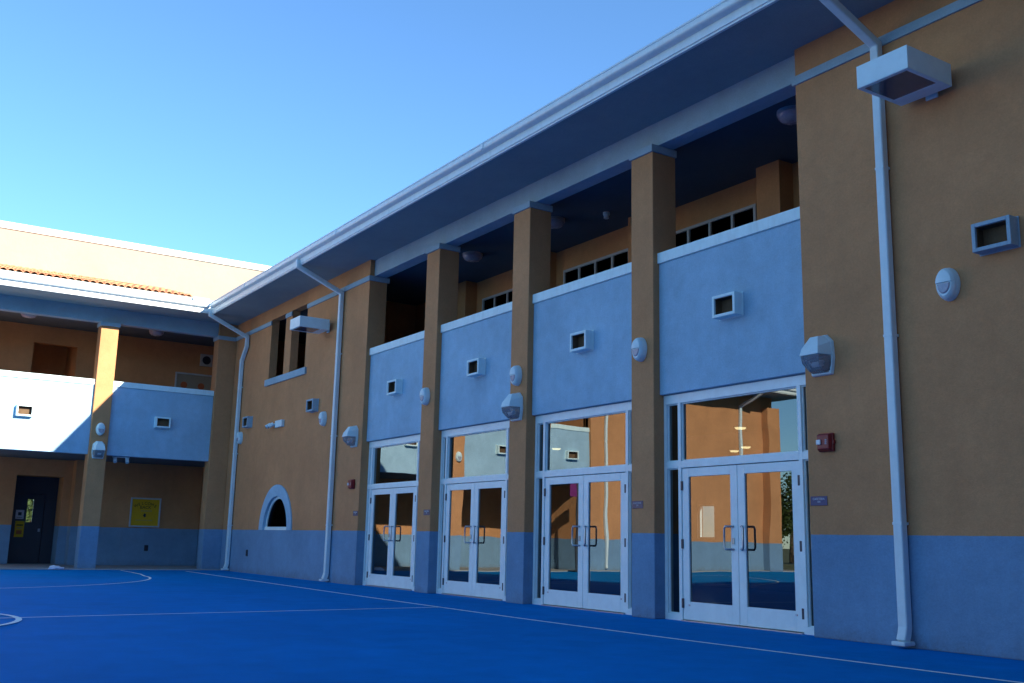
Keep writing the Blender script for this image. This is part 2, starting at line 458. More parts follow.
gw.build('gallery_wall', main, bevel=.006)
for a, b in STRIPS:
    w = MB(); t = .055; y0, y1 = 12.37, 12.45
    w.box(a, b, y0, y1, ZW1 - t, ZW1, 'winframe'); w.box(a, b, y0, y1, ZW0, ZW0 + t, 'winframe')
    k = [a + (b - a) * i / 4 for i in range(5)]
    for i, x in enumerate(k):
        xx = x if i == 0 else (x - t if i == 4 else x - t / 2)
        w.box(xx, xx + t, y0, y1, ZW0 + t, ZW1 - t, 'winframe')
    wo = w.build('window_frame', main, bevel=.004)
    for i in range(4):
        MB().box(k[i] + t*.6, k[i+1] - t*.6, 12.405, 12.415, ZW0 + t, ZW1 - t, 'wglass').build('window_pane', wo)
    MB().box(a, b, 12.69, 12.72, ZW0, ZW1, 'dark').build('window_backing', wo)  # near-black sheet closing the opening behind the panes

# arched window with its blue surround
def half_ring(mb, r0, r1, y0, y1, m, n=40, cz=AZ):
    vs = []
    for i in range(n + 1):
        a = math.pi * i / n; c, s_ = math.cos(a), math.sin(a)
        vs += [(AX + r0*c, y0, cz + r0*s_), (AX + r1*c, y0, cz + r1*s_), (AX + r1*c, y1, cz + r1*s_), (AX + r0*c, y1, cz + r0*s_)]
    fs = []
    for i in range(n):
        for j in range(4): fs.append((4*i+j, 4*i+(j+1) % 4, 4*i+4+(j+1) % 4, 4*i+4+j))
    fs += [(0, 1, 2, 3), (4*n, 4*n+1, 4*n+2, 4*n+3)]
    mb.add(vs, fs, m)
aw = MB(); half_ring(aw, .888, 1.195, D - .035, D + .012, 'blue'); half_ring(aw, .884, .899, D - .03, D + .16, 'blue')
awo = aw.build('arched_surround', main, smooth=35)
f = MB(); half_ring(f, .825, .883, D + .045, D + .11, 'white'); f.box(AX - .883, AX + .883, D + .02, D + .13, AZ, AZ + .085, 'white')
f.build('arched_frame', awo, smooth=35)
vs = [(AX + .84*math.cos(math.pi*i/40), D + .08, AZ + .05 + .79*math.sin(math.pi*i/40)) for i in range(41)]
MB().add(vs, [tuple(range(41))], 'wglass').build('arched_pane', awo)
MB().box(AX - 3.2, AX + 1.2, BK + .01, BK + .03, .3, 3.2, 'dark').build('arched_dark_backing', awo)  # added black sheet that keeps the arch dark in place of an unlit room

# entrances: frame, transom, side lights, two leaves each
def seg_frame(mb, x0, x1, z0, z1, w, y0, y1, m='alu', wb=None, wt=None):
    wb = w if wb is None else wb; wt = w if wt is None else wt
    mb.box(x0, x0 + w, y0, y1, z0, z1, m); mb.box(x1 - w, x1, y0, y1, z0, z1, m)
    mb.box(x0 + w, x1 - w, y0, y1, z0, z0 + wb, m); mb.box(x0 + w, x1 - w, y0, y1, z1 - wt, z1, m)
def pull(mb, cx, sgn, y, out, m='steel'):
    # offset pull: mounts on the stile, grip shifted sideways and stood off
    g = cx + sgn * .095; z0, z1 = .99, 1.29; r = .028
    pts = [(cx, y, z1), (cx + sgn*.03, y + out*.6, z1), (g - sgn*.02, y + out, z1), (g, y + out, z1 - .03), (g, y + out, z0 + .03), (g - sgn*.02, y + out, z0), (cx + sgn*.03, y + out*.6, z0), (cx, y, z0)]
    mb.round_tube(pts, .014, m, 10, up=(0, .3, 1) if False else (0.3, 1, .2))
for bi, (x0, x1) in enumerate(BAYS):
    cx = (x0 + x1) / 2 + (-.125, -.065, -.03, .025)[bi]; h = 1.075; F0, F1 = DP, DP + .115
    fr = MB(); w = .062
    fr.box(x0 + .003, x0 + w, F0, F1, 0, 3.185, 'alu'); fr.box(x1 - w, x1 - .003, F0, F1, 0, 3.185, 'alu')
    for s_ in (-1, 1):
        xx = cx + s_ * (h + w / 2); fr.box(xx - w/2, xx + w/2, F0, F1, .09, 3.05, 'alu')
    fr.box(x0 + w, x1 - w, F0, F1, 3.05, 3.185, 'alu')
    fr.box(x0 + w, cx - h - w, F0, F1, 2.115, 2.215, 'alu'); fr.box(cx - h, cx + h, F0, F1, 2.115, 2.215, 'alu'); fr.box(cx + h + w, x1 - w, F0, F1, 2.115, 2.215, 'alu')
    fr.box(x0 + w, cx - h, F0, F1, 0, .09, 'alu'); fr.box(cx + h, x1 - w, F0, F1, 0, .09, 'alu')
    # stepped inner stops round each light
    for a, b, z0, z1 in ((cx - h, cx + h, 2.215, 3.05), (x0 + w, cx - h - w, 2.215, 3.05), (cx + h + w, x1 - w, 2.215, 3.05), (x0 + w, cx - h - w, .09, 2.115), (cx + h + w, x1 - w, .09, 2.115)):
        seg_frame(fr, a, b, z0, z1, .016, F0 + .03, F1 - .03)
    fo = fr.build('entrance_frame', main, bevel=.004)
    for a, b, z0, z1 in ((cx - h, cx + h, 2.215, 3.05), (x0 + w, cx - h - w, 2.215, 3.05), (cx + h + w, x1 - w, 2.215, 3.05), (x0 + w, cx - h - w, .09, 2.115), (cx + h + w, x1 - w, .09, 2.115)):
        MB().add([(a + .01, F0 + .055, z0 + .01), (b - .01, F0 + .055, z0 + .01), (b - .01, F0 + .055, z1 - .01), (a + .01, F0 + .055, z1 - .01)], [(0, 1, 2, 3)], 'glass').build('fixed_pane', fo)
    MB().box(cx - h, cx + h, F0 - .03, F1 + .05, 0.001, .014, 'steel').build('threshold', fo)
    for s_ in (-1, 1):
        a, b = (cx - h + .006, cx - .004) if s_ < 0 else (cx + .004, cx + h - .006)
        y0, y1 = F0 + .015, F0 + .062
        lf = MB(); st = .128
        lf.box(a, a + st, y0, y1, .022, 2.105, 'alu'); lf.box(b - st, b, y0, y1, .022, 2.105, 'alu')
        lf.box(a + st, b - st, y0, y1, .022, .265, 'alu'); lf.box(a + st, b - st, y0, y1, 1.985, 2.105, 'alu')
        do = lf.build('door_leaf', main, bevel=.004)
        MB().add([(a + st - .01, y0 + .024, .25), (b - st + .01, y0 + .024, .25), (b - st + .01, y0 + .024, 2.0), (a + st - .01, y0 + .024, 2.0)], [(0, 1, 2, 3)], 'glass').build('door_pane', do)
        hb = MB(); mx = cx + s_ * .075
        pull(hb, mx, s_, y0 - .002, -.085); hb.build('pull_handle', do, smooth=40)
        hb = MB(); pull(hb, mx, s_, y1 + .002, .085); hb.build('inner_handle', do, smooth=40)
        xe = a if s_ < 0 else b
        for z in (.24, 1.05, 1.86): MB().box(xe - .02, xe + .02, y0 - .016, y0 - .001, z - .065, z + .065, 'hinge').build('hinge', do, bevel=.004)
        if s_ < 0:
            lk = MB(); lk.box(b - .10, b - .06, y0 - .012, y0 - .001, 1.06, 1.14, 'steel'); lk.build('lock_plate', do, bevel=.003)
        lb = MB(); xx = a + .10 if s_ < 0 else b - .13
        lb.box(xx, xx + .028, y0 - .003, y0 - .001, .205, .23, 'paper'); lb.box(xx + .03, xx + .036, y0 - .003, y0 - .001, .208, .228, 'reddot')
        lb.build('door_sticker', do)

# dim room behind the glass
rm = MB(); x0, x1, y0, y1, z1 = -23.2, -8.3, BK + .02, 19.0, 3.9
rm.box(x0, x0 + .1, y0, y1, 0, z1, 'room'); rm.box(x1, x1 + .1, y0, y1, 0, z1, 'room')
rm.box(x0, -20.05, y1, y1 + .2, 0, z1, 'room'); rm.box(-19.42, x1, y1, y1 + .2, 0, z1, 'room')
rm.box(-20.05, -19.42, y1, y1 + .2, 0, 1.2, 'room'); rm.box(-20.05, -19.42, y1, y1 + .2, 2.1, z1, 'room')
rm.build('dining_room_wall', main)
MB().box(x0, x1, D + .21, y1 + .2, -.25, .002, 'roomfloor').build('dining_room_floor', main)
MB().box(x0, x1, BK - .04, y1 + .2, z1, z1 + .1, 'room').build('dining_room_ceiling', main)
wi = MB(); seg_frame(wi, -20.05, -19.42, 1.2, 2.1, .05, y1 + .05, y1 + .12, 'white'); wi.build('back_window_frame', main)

# downpipes
def rect(a, b): return [(-a, -b), (a, -b), (a, b), (-a, b)]
def downpipe(xg, xw, path_extra=None, zel=6.95, label=None):
    mb = MB(); yw = D - .075
    path = [(xg, 8.60, 7.58), (xg, 8.60, 7.42), (xw, yw, zel)]
    if path_extra: path += path_extra
    xb = path[-1][0]
    path += [(xb, yw, .22), (xb, yw - .02, .14), (xb, yw - .05, .07)]
    mb.tube(path, rect(.058, .052), 'pipe')
    o = mb.build('downpipe', main, bevel=.018, segs=3)
    for z in (1.3, 3.4, 5.4): MB().box(xb - .060, xb + .060, yw - .0535, D - .002, z, z + .03, 'pipe').build('pipe_strap', o, bevel=.004)
    s = MB(); s.box(xb - .085, xb + .085, yw - .14, yw + .05, .03, .075, 'pipe'); s.build('pipe_shoe', o, bevel=.012)
    return o
downpipe(-7.13, -7.13, zel=6.98); downpipe(-22.72, -22.72, zel=6.93)
downpipe(-29.62, -29.62, [(-29.62, D - .075, 6.62), (-29.98, D - .075, 6.22)], zel=6.90)

# unseen end wing behind and right of the viewer, added to shade the court
wg = MB(); wg.box(XE, XE + .4, -16, D, 0, ZS, 'wall'); wg.box(XE + .4, XE + 14, -16, -15.6, 0, ZS, 'wall'); wg.box(XE, XE + 14, -16.2, 22, 7.6, 7.9, 'roofing')
wg.box(XE + 2.2, XE + 2.5, -15.5, 22, 7.9, 12.9, 'cream'); wg.box(XE + 2.5, XE + 14, 21.7, 22, 0, 10.2, 'cream'); wg.box(XE + .4, XE + 2.2, 21.7, 22, 0, 7.6, 'cream')
wg.box(XE - .06, XE - .02, -16.2, 8.5, 7.48, 7.8, 'gutter')
wg.build('unseen_end_wing', main)

# ------------------------------------------------------------------ far wing on the left
left = thing('school_wing', 'sunlit two storey wing across the far end of the blue court', 'building', (LX, 2, 0))
LC = [(5.83, 6.32), (1.97, 2.45), (-1.70, -1.20)]
PX = LX - .11
wl = MB()
for y0, y1 in LC:
    c = MB().box(LX - .47, LX, y0, y1, .0, 6.94, 'wall').build('column', left, bevel=.012)
    MB().box(LX - .5, LX + .03, y0 - .03, y1 + .03, 6.94, 7.06, 'beam').build('column_cap', c, bevel=.006)
c = MB().box(LX - .47, LX, 9.28, D - .002, 0, ZS, 'wall').build('column', left, bevel=.012)
MB().box(LX - .5, LX + .03, 9.25, D - .035, 6.96, 7.08, 'beam').build('column_cap', c, bevel=.006)
LB = [(6.32, 9.28), (2.45, 5.83), (-1.20, 1.97), (-3.60, -1.70)]
for y0, y1 in LB:
    p = MB().box(PX - .25, PX, y0, y1, 3.21, 5.20, 'blue').build('parapet', left, bevel=.006)
    MB().box(PX - .29, PX + .035, y0, y1, 5.20, 5.362, 'cap').build('parapet_cap', p, bevel=.010)
MB().box(PX - .27, PX, -3.6, 9.28, 7.06, ZS + .03, 'beam').build('lintel_beam', left, bevel=.008)
# solid end of wing
sw = MB(); sw.box(LX - .35, LX - .15, -13.05, -3.6, 0, ZS + .03, 'wall'); sw.box(LX - .5, LX, -4.1, -3.6, 0, ZS + .03, 'wall')
sw.box(LX - .6, LX + .25, -13.75, -13.05, 0, 6.97, 'wall'); sw.box(LX - 6, LX - .35, -13.7, -13.4, 0, ZS, 'wall')
sw.box(LX - .34, LX - .15, -13.75, -13.05, 6.97, ZS + .03, 'wall')
sw.build('end_wall', left, bevel=.012)
# lower loggia
lo = MB(); BXw, BXr = -34.5, -34.0
DY0, DY1, DZ = 4.53, 5.87, 2.70
lo.box(BXw - .2, BXw, -3.6, DY0, 0, 3.22, 'wall'); lo.box(BXw - .2, BXw, DY1, 6.12, 0, 3.22, 'wall'); lo.box(BXw - .2, BXw, DY0, DY1, DZ, 3.22, 'wall')
lo.box(BXw - .2, BXr, 6.12, 6.30, 0, 3.22, 'wall'); lo.box(BXr - .2, BXr, 6.30, D + .2, 0, 3.22, 'wall')
lo.box(BXw - .2, LX - .36, -3.8, -3.6, 0, 3.22, 'wall')
lo.box(-35.9, BXw - .2, DY0 - .1, DY0, 0, 3.22, 'wall'); lo.box(-35.9, BXw - .2, DY1, DY1 + .1, 0, 3.22, 'wall')
lo.box(BXw - .2, LX - .31, D + .21, D + .4, 0, 3.22, 'wall')
lo.box(-35.9, BXw - .2, DY0 - .1, DY1 + .1, DZ, DZ + .2, 'wall')
lo.build('loggia_wall', left)
MB().box(-35.9, PX - .26, -3.6, D + .2, 3.225, 4.2, 'ceil').build('gallery_floor', left)
# upper gallery
up = MB(); UX = -33.5; UY0, UY1, UZt = 4.45, 5.70, 6.67
up.box(UX - .2, UX, -3.6, UY0, 4.2, 7.2, 'orange'); up.box(UX - .2, UX, UY1, 10.4, 4.2, 7.2, 'orange'); up.box(UX - .2, UX, UY0, UY1, UZt, 7.2, 'orange')
up.box(UX - 1.8, UX - .2, UY0 - .1, UY0, 4.2, 7.2, 'orange'); up.box(UX - 1.8, UX - .2, UY1, UY1 + .1, 4.2, 7.2, 'orange'); up.box(UX - 1.9, UX - 1.8, UY0 - .1, UY1 + .1, 4.2, 7.2, 'orange')
up.box(UX - .2, LX - .36, -3.8, -3.6, 4.2, 7.2, 'orange')
up.box(UX - .2, LX - .48, 10.4, 10.6, 4.2, 7.2, 'orange')
up.build('gallery_wall', left)
MB().box(UX - 1.0, UX - .96, UY0, UY0 + .75, 5.30, 5.86, 'winframe').build('stair_panel', left)
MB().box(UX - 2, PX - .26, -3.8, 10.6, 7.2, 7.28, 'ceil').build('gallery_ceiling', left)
# recessed door
dr = MB()
for y0, y1, z0, z1 in ((DY0 + .08, 5.03, .03, 2.15), (5.20, DY0 + .98, .03, 2.15), (5.03, 5.20, .03, 1.29), (5.03, 5.20, 2.0, 2.15)):
    dr.box(-35.35, -35.30, y0, y1, z0, z1, 'navy')
dr.box(-35.34, -35.28, DY0, DY0 + .07, .03, 2.22, 'navy'); dr.box(-35.34, -35.28, DY0 + 1.0, DY1, .03, 2.70, 'navy'); dr.box(-35.34, -35.28, DY0 + .07, DY0 + 1.0, 2.16, 2.70, 'navy')
for y0, y1, z0, z1 in ((DY0, 5.02, .028, DZ), (5.21, DY1, .028, DZ), (5.02, 5.21, .028, 1.28), (5.02, 5.21, 2.01, DZ)):
    dr.box(-35.40, -35.352, y0, y1, z0, z1, 'navy')
dro = dr.build('recessed_door', left)
MB().add([(-35.32, 5.03, 1.29), (-35.32, 5.20, 1.29), (-35.32, 5.20, 2.00), (-35.32, 5.03, 2.00)], [(0, 1, 2, 3)], 'cglass').build('door_slit_pane', dro)
MB().box(-35.294, -35.26, 5.40, 5.46, 1.0, 1.10, 'steel').build('door_handle', dro)
# eaves
MB().box(-36, -29.62, -14.6, 8.665, ZS, ZS + .06, 'soffit').box(-36, -29.62, 8.665, 12.6, ZS, ZS + .06, 'soffit').build('soffit', left)
LG = -29.585
MB().prism([(LG, 7.455), (LG - .04, 7.455), (LG - .04, 7.72), (LG + .025, 7.72), (LG + .025, 7.485), (LG, 7.485)], 'y', -14.6, 8.69, 'gutter').build('fascia', left, bevel=.004)
MB().prism(gutter_profile(LG + .027, -1), 'y', -14.65, 8.52, 'gutter').build('gutter', left)
rf = MB(); tile_roof(rf, -14.4, 8.02, 'y', LG - .02, -33.5, 7.86, 8.87, 5); rf.build('tile_roof', left, smooth=40)
MB().box(-33.6, LG - .06, -14.5, 8.75, 7.62, 7.80, 'roofing').box(LG - .08, LG - .05, -14.5, 8.6, 7.56, 7.87, 'gutter').build('roof_deck', left)
vf = MB().add([(LG + .02, 8.05, 7.85), (LG + .02, 8.62, 7.85), (-33.5, 12.5, 8.78), (-33.5, 11.6, 8.78)], [(0, 1, 2, 3)], 'gutter')
vf.box(LG - .1, LG + .06, 8.05, 8.5, 7.72, 7.88, 'gutter'); vf.build('valley_flashing', left)
MB().box(-33.8, -33.5, -14.5, 12.48, 7.8, 10.06, 'cream').build('upper_wall', left)
MB().box(-33.9, -33.45, -14.6, 12.44, 10.06, 10.27, 'white').build('upper_wall_coping', left, bevel=.01)
MB().box(-36, -33.6, -14.5, 12.6, 7.6, 7.8, 'roofing').box(-36.2, -35.92, -14, 4.4, 0, 7.6, 'wall').box(-36.2, -35.92, 6.0, 12.6, 0, 7.6, 'wall').box(-36.2, -35.92, 4.4, 6.0, 3.3, 7.6, 'wall').build('rear_wall', left)
# its downpipes (seen in the door glass)
for y, ye in ((-4.45, -4.45), (-11.75, -11.75)):
    xw = LX - .08
    mb = MB(); mb.tube([(LG - .02, y, 7.58), (LG - .02, y, 7.42), (xw, y, 6.9), (xw, y, .2), (xw + .03, y, .1)], rect(.052, .058), 'pipe', up=(0, 1, 0))
    mb.build('downpipe', left, bevel=.015)

# ------------------------------------------------------------------ fittings on the walls (built facing -Y at the origin)
FACE_X = R(90)    # turns a fitting that faces -Y so that it faces +X
def make_oval():
    t = thing('oval_wall_light', '', 'wall light', group='oval eyelid wall lights')
    def ring(rx, rz, y, n=28, cz=0): return [(rx*math.cos(2*math.pi*i/n), y, cz + rz*math.sin(2*math.pi*i/n)) for i in range(n)]
    MB().loft([ring(.125, .185, -.001), ring(.125, .185, -.035), ring(.118, .178, -.05)], 'lamp').build('base', t, smooth=40, local=True)
    b = MB(); b.loft([ring(.118, .178, -.05), ring(.116, .176, -.075), ring(.105, .163, -.10), ring(.084, .138, -.118)], 'lamp', cap0=False, cap1=True)
    b.build('bezel', t, smooth=35, local=True)
    # eyelid hood on the upper half, lens on the lower half
    n = 20
    r0 = [(.108*math.cos(math.pi*i/n), -.10, .012 + .155*math.sin(math.pi*i/n)) for i in range(n+1)]
    r1 = [(.092*math.cos(math.pi*i/n), -.128, .010 + .132*math.sin(math.pi*i/n)) for i in range(n+1)]
    r2 = [(.05*math.cos(math.pi*i/n), -.142, .008 + .075*math.sin(math.pi*i/n)) for i in range(n+1)]
    MB().loft([r0, r1, r2], 'lamp', True, True).build('hood', t, smooth=35, local=True)
    l0 = [(.078*math.cos(-math.pi*i/n), -.119, -.004 - .112*math.sin(math.pi*i/n)) for i in range(n+1)]
    l1 = [(.066*math.cos(-math.pi*i/n), -.131, -.008 - .095*math.sin(math.pi*i/n)) for i in range(n+1)]
    MB().loft([l0, l1], 'lens', True, True).build('lens', t, smooth=35, local=True)
    return t
ov = make_oval()
ovals = [((-6.40, D, 3.875), 0, 'oval white wall light below the boxed vent on the orange wall, nearest to the viewer'),
         ((-11.53, D, 3.90), 0, 'oval white wall light alone on the last orange column before the big doors'),
         ((-14.88, D, 3.915), 0, 'oval white wall light above the wall pack on the middle orange column'),
         ((-18.24, D, 3.90), 0, 'oval white wall light on the orange column between the two farthest double doors'),
         ((-23.50, D, 3.90), 0, 'oval white wall light beside the downpipe, below a boxed vent on orange wall'),
         ((-29.72, D, 3.87), 0, 'small oval wall light partly behind the downpipe in the building corner'),
         ((LX, 2.21, 3.88), FACE_X, 'oval wall light mirrored in the transom of the third double doors'),
         ((LX, 6.08, 3.93), FACE_X, 'oval wall light on the far wing column, at the edge of sunlight')]
for i, (p, rz, lb) in enumerate(ovals):
    if i == 0: ov.location = p; ov['label'] = lb
    else: dup(ov, p, rz, lb)

def make_pack():
    t = thing('wall_pack_light', '', 'wall light', group='wall pack floodlights')
    MB().loft([[(-.19, -.001, -.25), (.19, -.001, -.25), (.23, -.001, -.05), (.21, -.001, .16), (.10, -.001, .25), (-.10, -.001, .25), (-.21, -.001, .16), (-.23, -.001, -.05)],
               [(-.18, -.05, -.24), (.18, -.05, -.24), (.22, -.05, -.05), (.20, -.05, .15), (.095, -.05, .24), (-.095, -.05, .24), (-.20, -.05, .15), (-.22, -.05, -.05)]], 'lamp').build('back_plate', t, bevel=.006, local=True)
    MB().loft([[(-.215, -.05, -.02), (.215, -.05, -.02), (.195, -.05, .15), (.095, -.05, .235), (-.095, -.05, .235), (-.195, -.05, .15)],
               [(-.175, -.27, -.02), (.175, -.27, -.02), (.155, -.25, .07), (.075, -.16, .215), (-.075, -.16, .215), (-.155, -.25, .07)]], 'lamp').build('hood', t, bevel=.008, local=True)
    MB().loft([[(-.205, -.05, -.022), (.205, -.05, -.022), (.205, -.05, -.12), (.15, -.05, -.225), (-.15, -.05, -.225), (-.205, -.05, -.12)],
               [(-.165, -.26, -.022), (.165, -.26, -.022), (.16, -.24, -.11), (.12, -.15, -.205), (-.12, -.15, -.205), (-.16, -.24, -.11)]], 'clear').build('lens', t, bevel=.012, local=True)
    MB().round_tube([(-.05, -.12, -.11), (.07, -.12, -.11)], .035, 'strobe', 12).box(-.17, .17, -.056, -.051, -.20, -.03, 'hinge').build('bulb', t, smooth=40, local=True)
    for ch in t.children: ch.scale = (.80, 1.0, 1.0)
    return t
pk = make_pack()
packs = [((-8.15, D, 3.335), 0, 'large white hooded wall pack beside the top of the nearest doors'),
         ((-14.88, D, 3.36), 0, 'white hooded wall pack on the middle orange column, under an oval light'),
         ((-21.66, D, 3.33), 0, 'white hooded wall pack above the red alarm left of the farthest doors'),
         ((LX, 6.08, 3.335), FACE_X, 'white hooded wall pack on the far wing column, facing the court')]
for i, (p, rz, lb) in enumerate(packs):
    if i == 0: pk.location = p; pk['label'] = lb
    else: dup(pk, p, rz, lb)

def make_vent(m):
    t = thing('boxed_vent', '', 'vent', group='boxed overflow vents')
    w, h, d, k = .215, .155, .16, .042
    b = MB()
    b.box(-w, -w + k, -d, -.001, -h, h, m); b.box(w - k, w, -d, -.001, -h, h, m); b.box(-w + k, w - k, -d, -.001, h - k, h, m); b.box(-w + k, w - k, -d, -.001, -h, -h + k, m)
    b.build('box_frame', t, bevel=.005, local=True)
    MB().box(-w + k, w - k, -.02, -.012, -h + k, h - k, 'vent_shade').build('back_panel', t, local=True)
    ln = MB(); a, b_, e = w - k, h - k, .005  # added plates, coloured dark as the shade inside the vent
    ln.box(-a, -a + e, -d + .03, -.02, -b_, b_, 'vent_shade'); ln.box(a - e, a, -d + .03, -.02, -b_, b_, 'vent_shade'); ln.box(-a + e, a - e, -d + .03, -.02, b_ - e, b_, 'vent_shade'); ln.box(-a + e, a - e, -d + .03, -.02, -b_, -b_ + e, 'vent_shade')
    ln.build('vent_shade_liner', t, local=True)
    MB().box(-w - .012, w + .012, -.012, -.0015, -h - .012, h + .012, m).build('flange', t, bevel=.003, local=True)
    return t
vt = make_vent('cap')
vents = [((-9.78, RP, 4.265), 0, 'white boxed vent in the nearest blue parapet, above the largest doors'),
         ((-13.08, RP, 4.265), 0, 'white boxed vent in the second blue parapet from the right'),
         ((-16.40, RP, 4.265), 0, 'white boxed vent in the blue parapet third from the right'),
         ((-19.82, RP, 4.270), 0, 'white boxed vent in the farthest blue parapet of the long facade'),
         ((PX, 4.06, 4.29), FACE_X, 'white boxed vent in the sunlit far parapet'),
         ((PX, 7.81, 4.26), FACE_X, 'white boxed vent in the shaded far parapet near the corner'),
         ((PX, .40, 4.26), FACE_X, 'white boxed vent in the far parapet beyond the left frame edge'),
         ((PX, -2.75, 4.26), FACE_X, 'white boxed vent in the far parapet next to the solid end wall')]
for i, (p, rz, lb) in enumerate(vents):
    if i == 0: vt.location = p; vt['label'] = lb
    else: dup(vt, p, rz, lb)
vb = make_vent('beam')
wv = [((-5.80, D, 4.275), 'grey blue boxed vent on the orange wall at the right edge'),
      ((-24.17, D, 4.29), 'grey boxed vent above the oval light left of the middle downpipe'),
      ((-29.05, D, 4.28), 'grey boxed vent on the orange wall next to the corner downpipe')]
for i, (p, lb) in enumerate(wv):
    if i == 0: vb.location = p; vb['label'] = lb
    else: dup(vb, p, 0, lb)

def make_box_light():
    t = thing('box_floodlight', '', 'floodlight', group='box floodlights on wall arms')
    w, d, h = .325, .78, .265
    f = MB(); y0 = -.90; y1 = y0 + d
    f.box(-w, w, y0, y1, .012, h, 'lamp')
    e = .055; e2 = .21
    f.box(-w, w, y0, y0 + e, 0, .012, 'lamp'); f.box(-w, w, y1 - e2, y1, 0, .012, 'lamp'); f.box(-w, -w + e, y0 + e, y1 - e2, 0, .012, 'lamp'); f.box(w - e, w, y0 + e, y1 - e2, 0, .012, 'lamp')
    f.build('housing', t, bevel=.004, local=True)
    MB().box(-w + e, w - e, y0 + e, y1 - e2, .004, .011, 'flood').build('glass_cover', t, local=True)
    MB().box(-.05, .05, y1, -.02, .06, .17, 'lamp').build('arm', t, bevel=.006, local=True)
    MB().box(-.075, .075, -.025, -.001, .0, .23, 'lamp').build('wall_plate', t, bevel=.005, local=True)
    return t
bl = make_box_light(); bl.location = (-6.47, D, 6.06); bl['label'] = 'large white box floodlight on the wall in front of the near downpipe'
dup(bl, (-23.58, D, 6.085), 0, 'white box floodlight beside the two dark upper window openings')

def make_alarm():
    t = thing('fire_alarm', '', 'fire alarm', group='red fire alarm strobes')
    MB().box(-.11, .11, -.045, -.001, -.11, .11, 'red').build('back_box', t, bevel=.012, local=True)
    MB().loft([[(-.105, -.045, -.105), (.105, -.045, -.105), (.105, -.045, .105), (-.105, -.045, .105)], [(-.085, -.095, -.085), (.085, -.095, -.085), (.085, -.095, .085), (-.085, -.095, .085)]], 'red').build('horn_cover', t, bevel=.01, local=True)
    MB().box(-.085, -.02, -.115, -.096, -.03, .03, 'strobe').build('strobe', t, bevel=.008, local=True)
    MB().box(.108, .125, -.05, -.01, -.02, .02, 'red').build('conduit_knob', t, local=True)
    text_part('FIRE', .035, 'letter', t, (.045, -.0965, .0), (R(90), R(90), 0))
    return t
al = make_alarm(); al.location = (-8.13, D, 2.275); al['label'] = 'red fire alarm strobe right of the nearest double doors'
dup(al, (-21.63, D, 2.235), 0, 'small red fire alarm strobe left of the farthest double doors')

def make_plaque(m, l2):
    t = thing('room_plaque', '', 'sign', group='small room plaques')
    MB().box(-.125, .125, -.008, -.001, -.055, .055, m).build('plate', t, bevel=.003, local=True)
    text_part('CAFETERIA', .036, 'letter', t, (0, -.0085, .022), (R(90), 0, 0))
    text_part(l2, .032, 'letter', t, (0, -.0085, -.012), (R(90), 0, 0))
    return t
pq = make_plaque('plaque', '104'); pq.location = (-8.29, D, 1.587); pq['label'] = 'navy room plaque with white letters right of the nearest doors'
pq2 = make_plaque('plaque2', '104'); pq2.location = (-11.63, D, 1.60); pq2['label'] = 'dull purple room plaque on the column left of the nearest doors'
dup(pq2, (-18.07, D, 1.56), 0, 'tiny purple room plaque on the column right of the farthest doors')
dup(pq2, (-21.42, D, 1.575), 0, 'tiny purple room plaque under the red alarm left of farthest doors')

# twin-head emergency floods
t = thing('emergency_light', 'small white twin head emergency floodlight alone on the orange wall', 'floodlight', (-26.72, D, 4.02))
MB().box(-.02, .48, -.09, -.001, -.09, .10, 'lamp').build('battery_box', t, bevel=.012, local=True)
for x in (-.30, -.10):
    h = MB(); h.round_tube([(x, -.10, .02), (x - .05, -.22, -.06)], .055, 'lamp', 14); ho = h.build('lamp_head', t, smooth=40, local=True)
    MB().round_tube([(x - .049, -.217, -.058), (x - .053, -.227, -.064)], .048, 'dark', 14).build('lamp_face', ho, local=True)
MB().box(-.38, 0, -.07, -.03, -.005, .045, 'lamp').build('head_bar', t, bevel=.006, local=True)
t = thing('twin_spotlight', 'pair of small grey spotlights hanging under the shaded far parapet', 'spotlight', (-31.2, 6.80, 3.208))
MB().box(-.03, .03, -.24, .24, -.03, -.001, 'lamp').build('mounting_bar', t, bevel=.004, local=True)
for y in (-.17, .17):
    h = MB(); h.round_tube([(0, y, -.03), (.02, y, -.09), (.07, y, -.17)], .055, 'lamp', 12, up=(0, 1, 0)); h.build('spot_head', t, smooth=40, local=True)

# electrical outlets
def outlet(name, label, loc, rz):
    t = thing(name, label, 'outlet', loc, rz)
    MB().box(-.06, .06, -.02, -.001, -.09, .09, 'hinge').build('cover', t, bevel=.006, local=True)
    MB().box(-.045, .045, -.03, -.02, .0, .075, 'hinge').box(-.045, .045, -.03, -.02, -.075, -.01, 'hinge').build('flap', t, bevel=.004, local=True)
outlet('wall_outlet', 'small dark outlet low on blue base left of arched window', (-28.5, D, .55), 0)
outlet('wall_outlet', 'small dark outlet below the yellow notice board', (BXr, 8.43, .57), FACE_X)

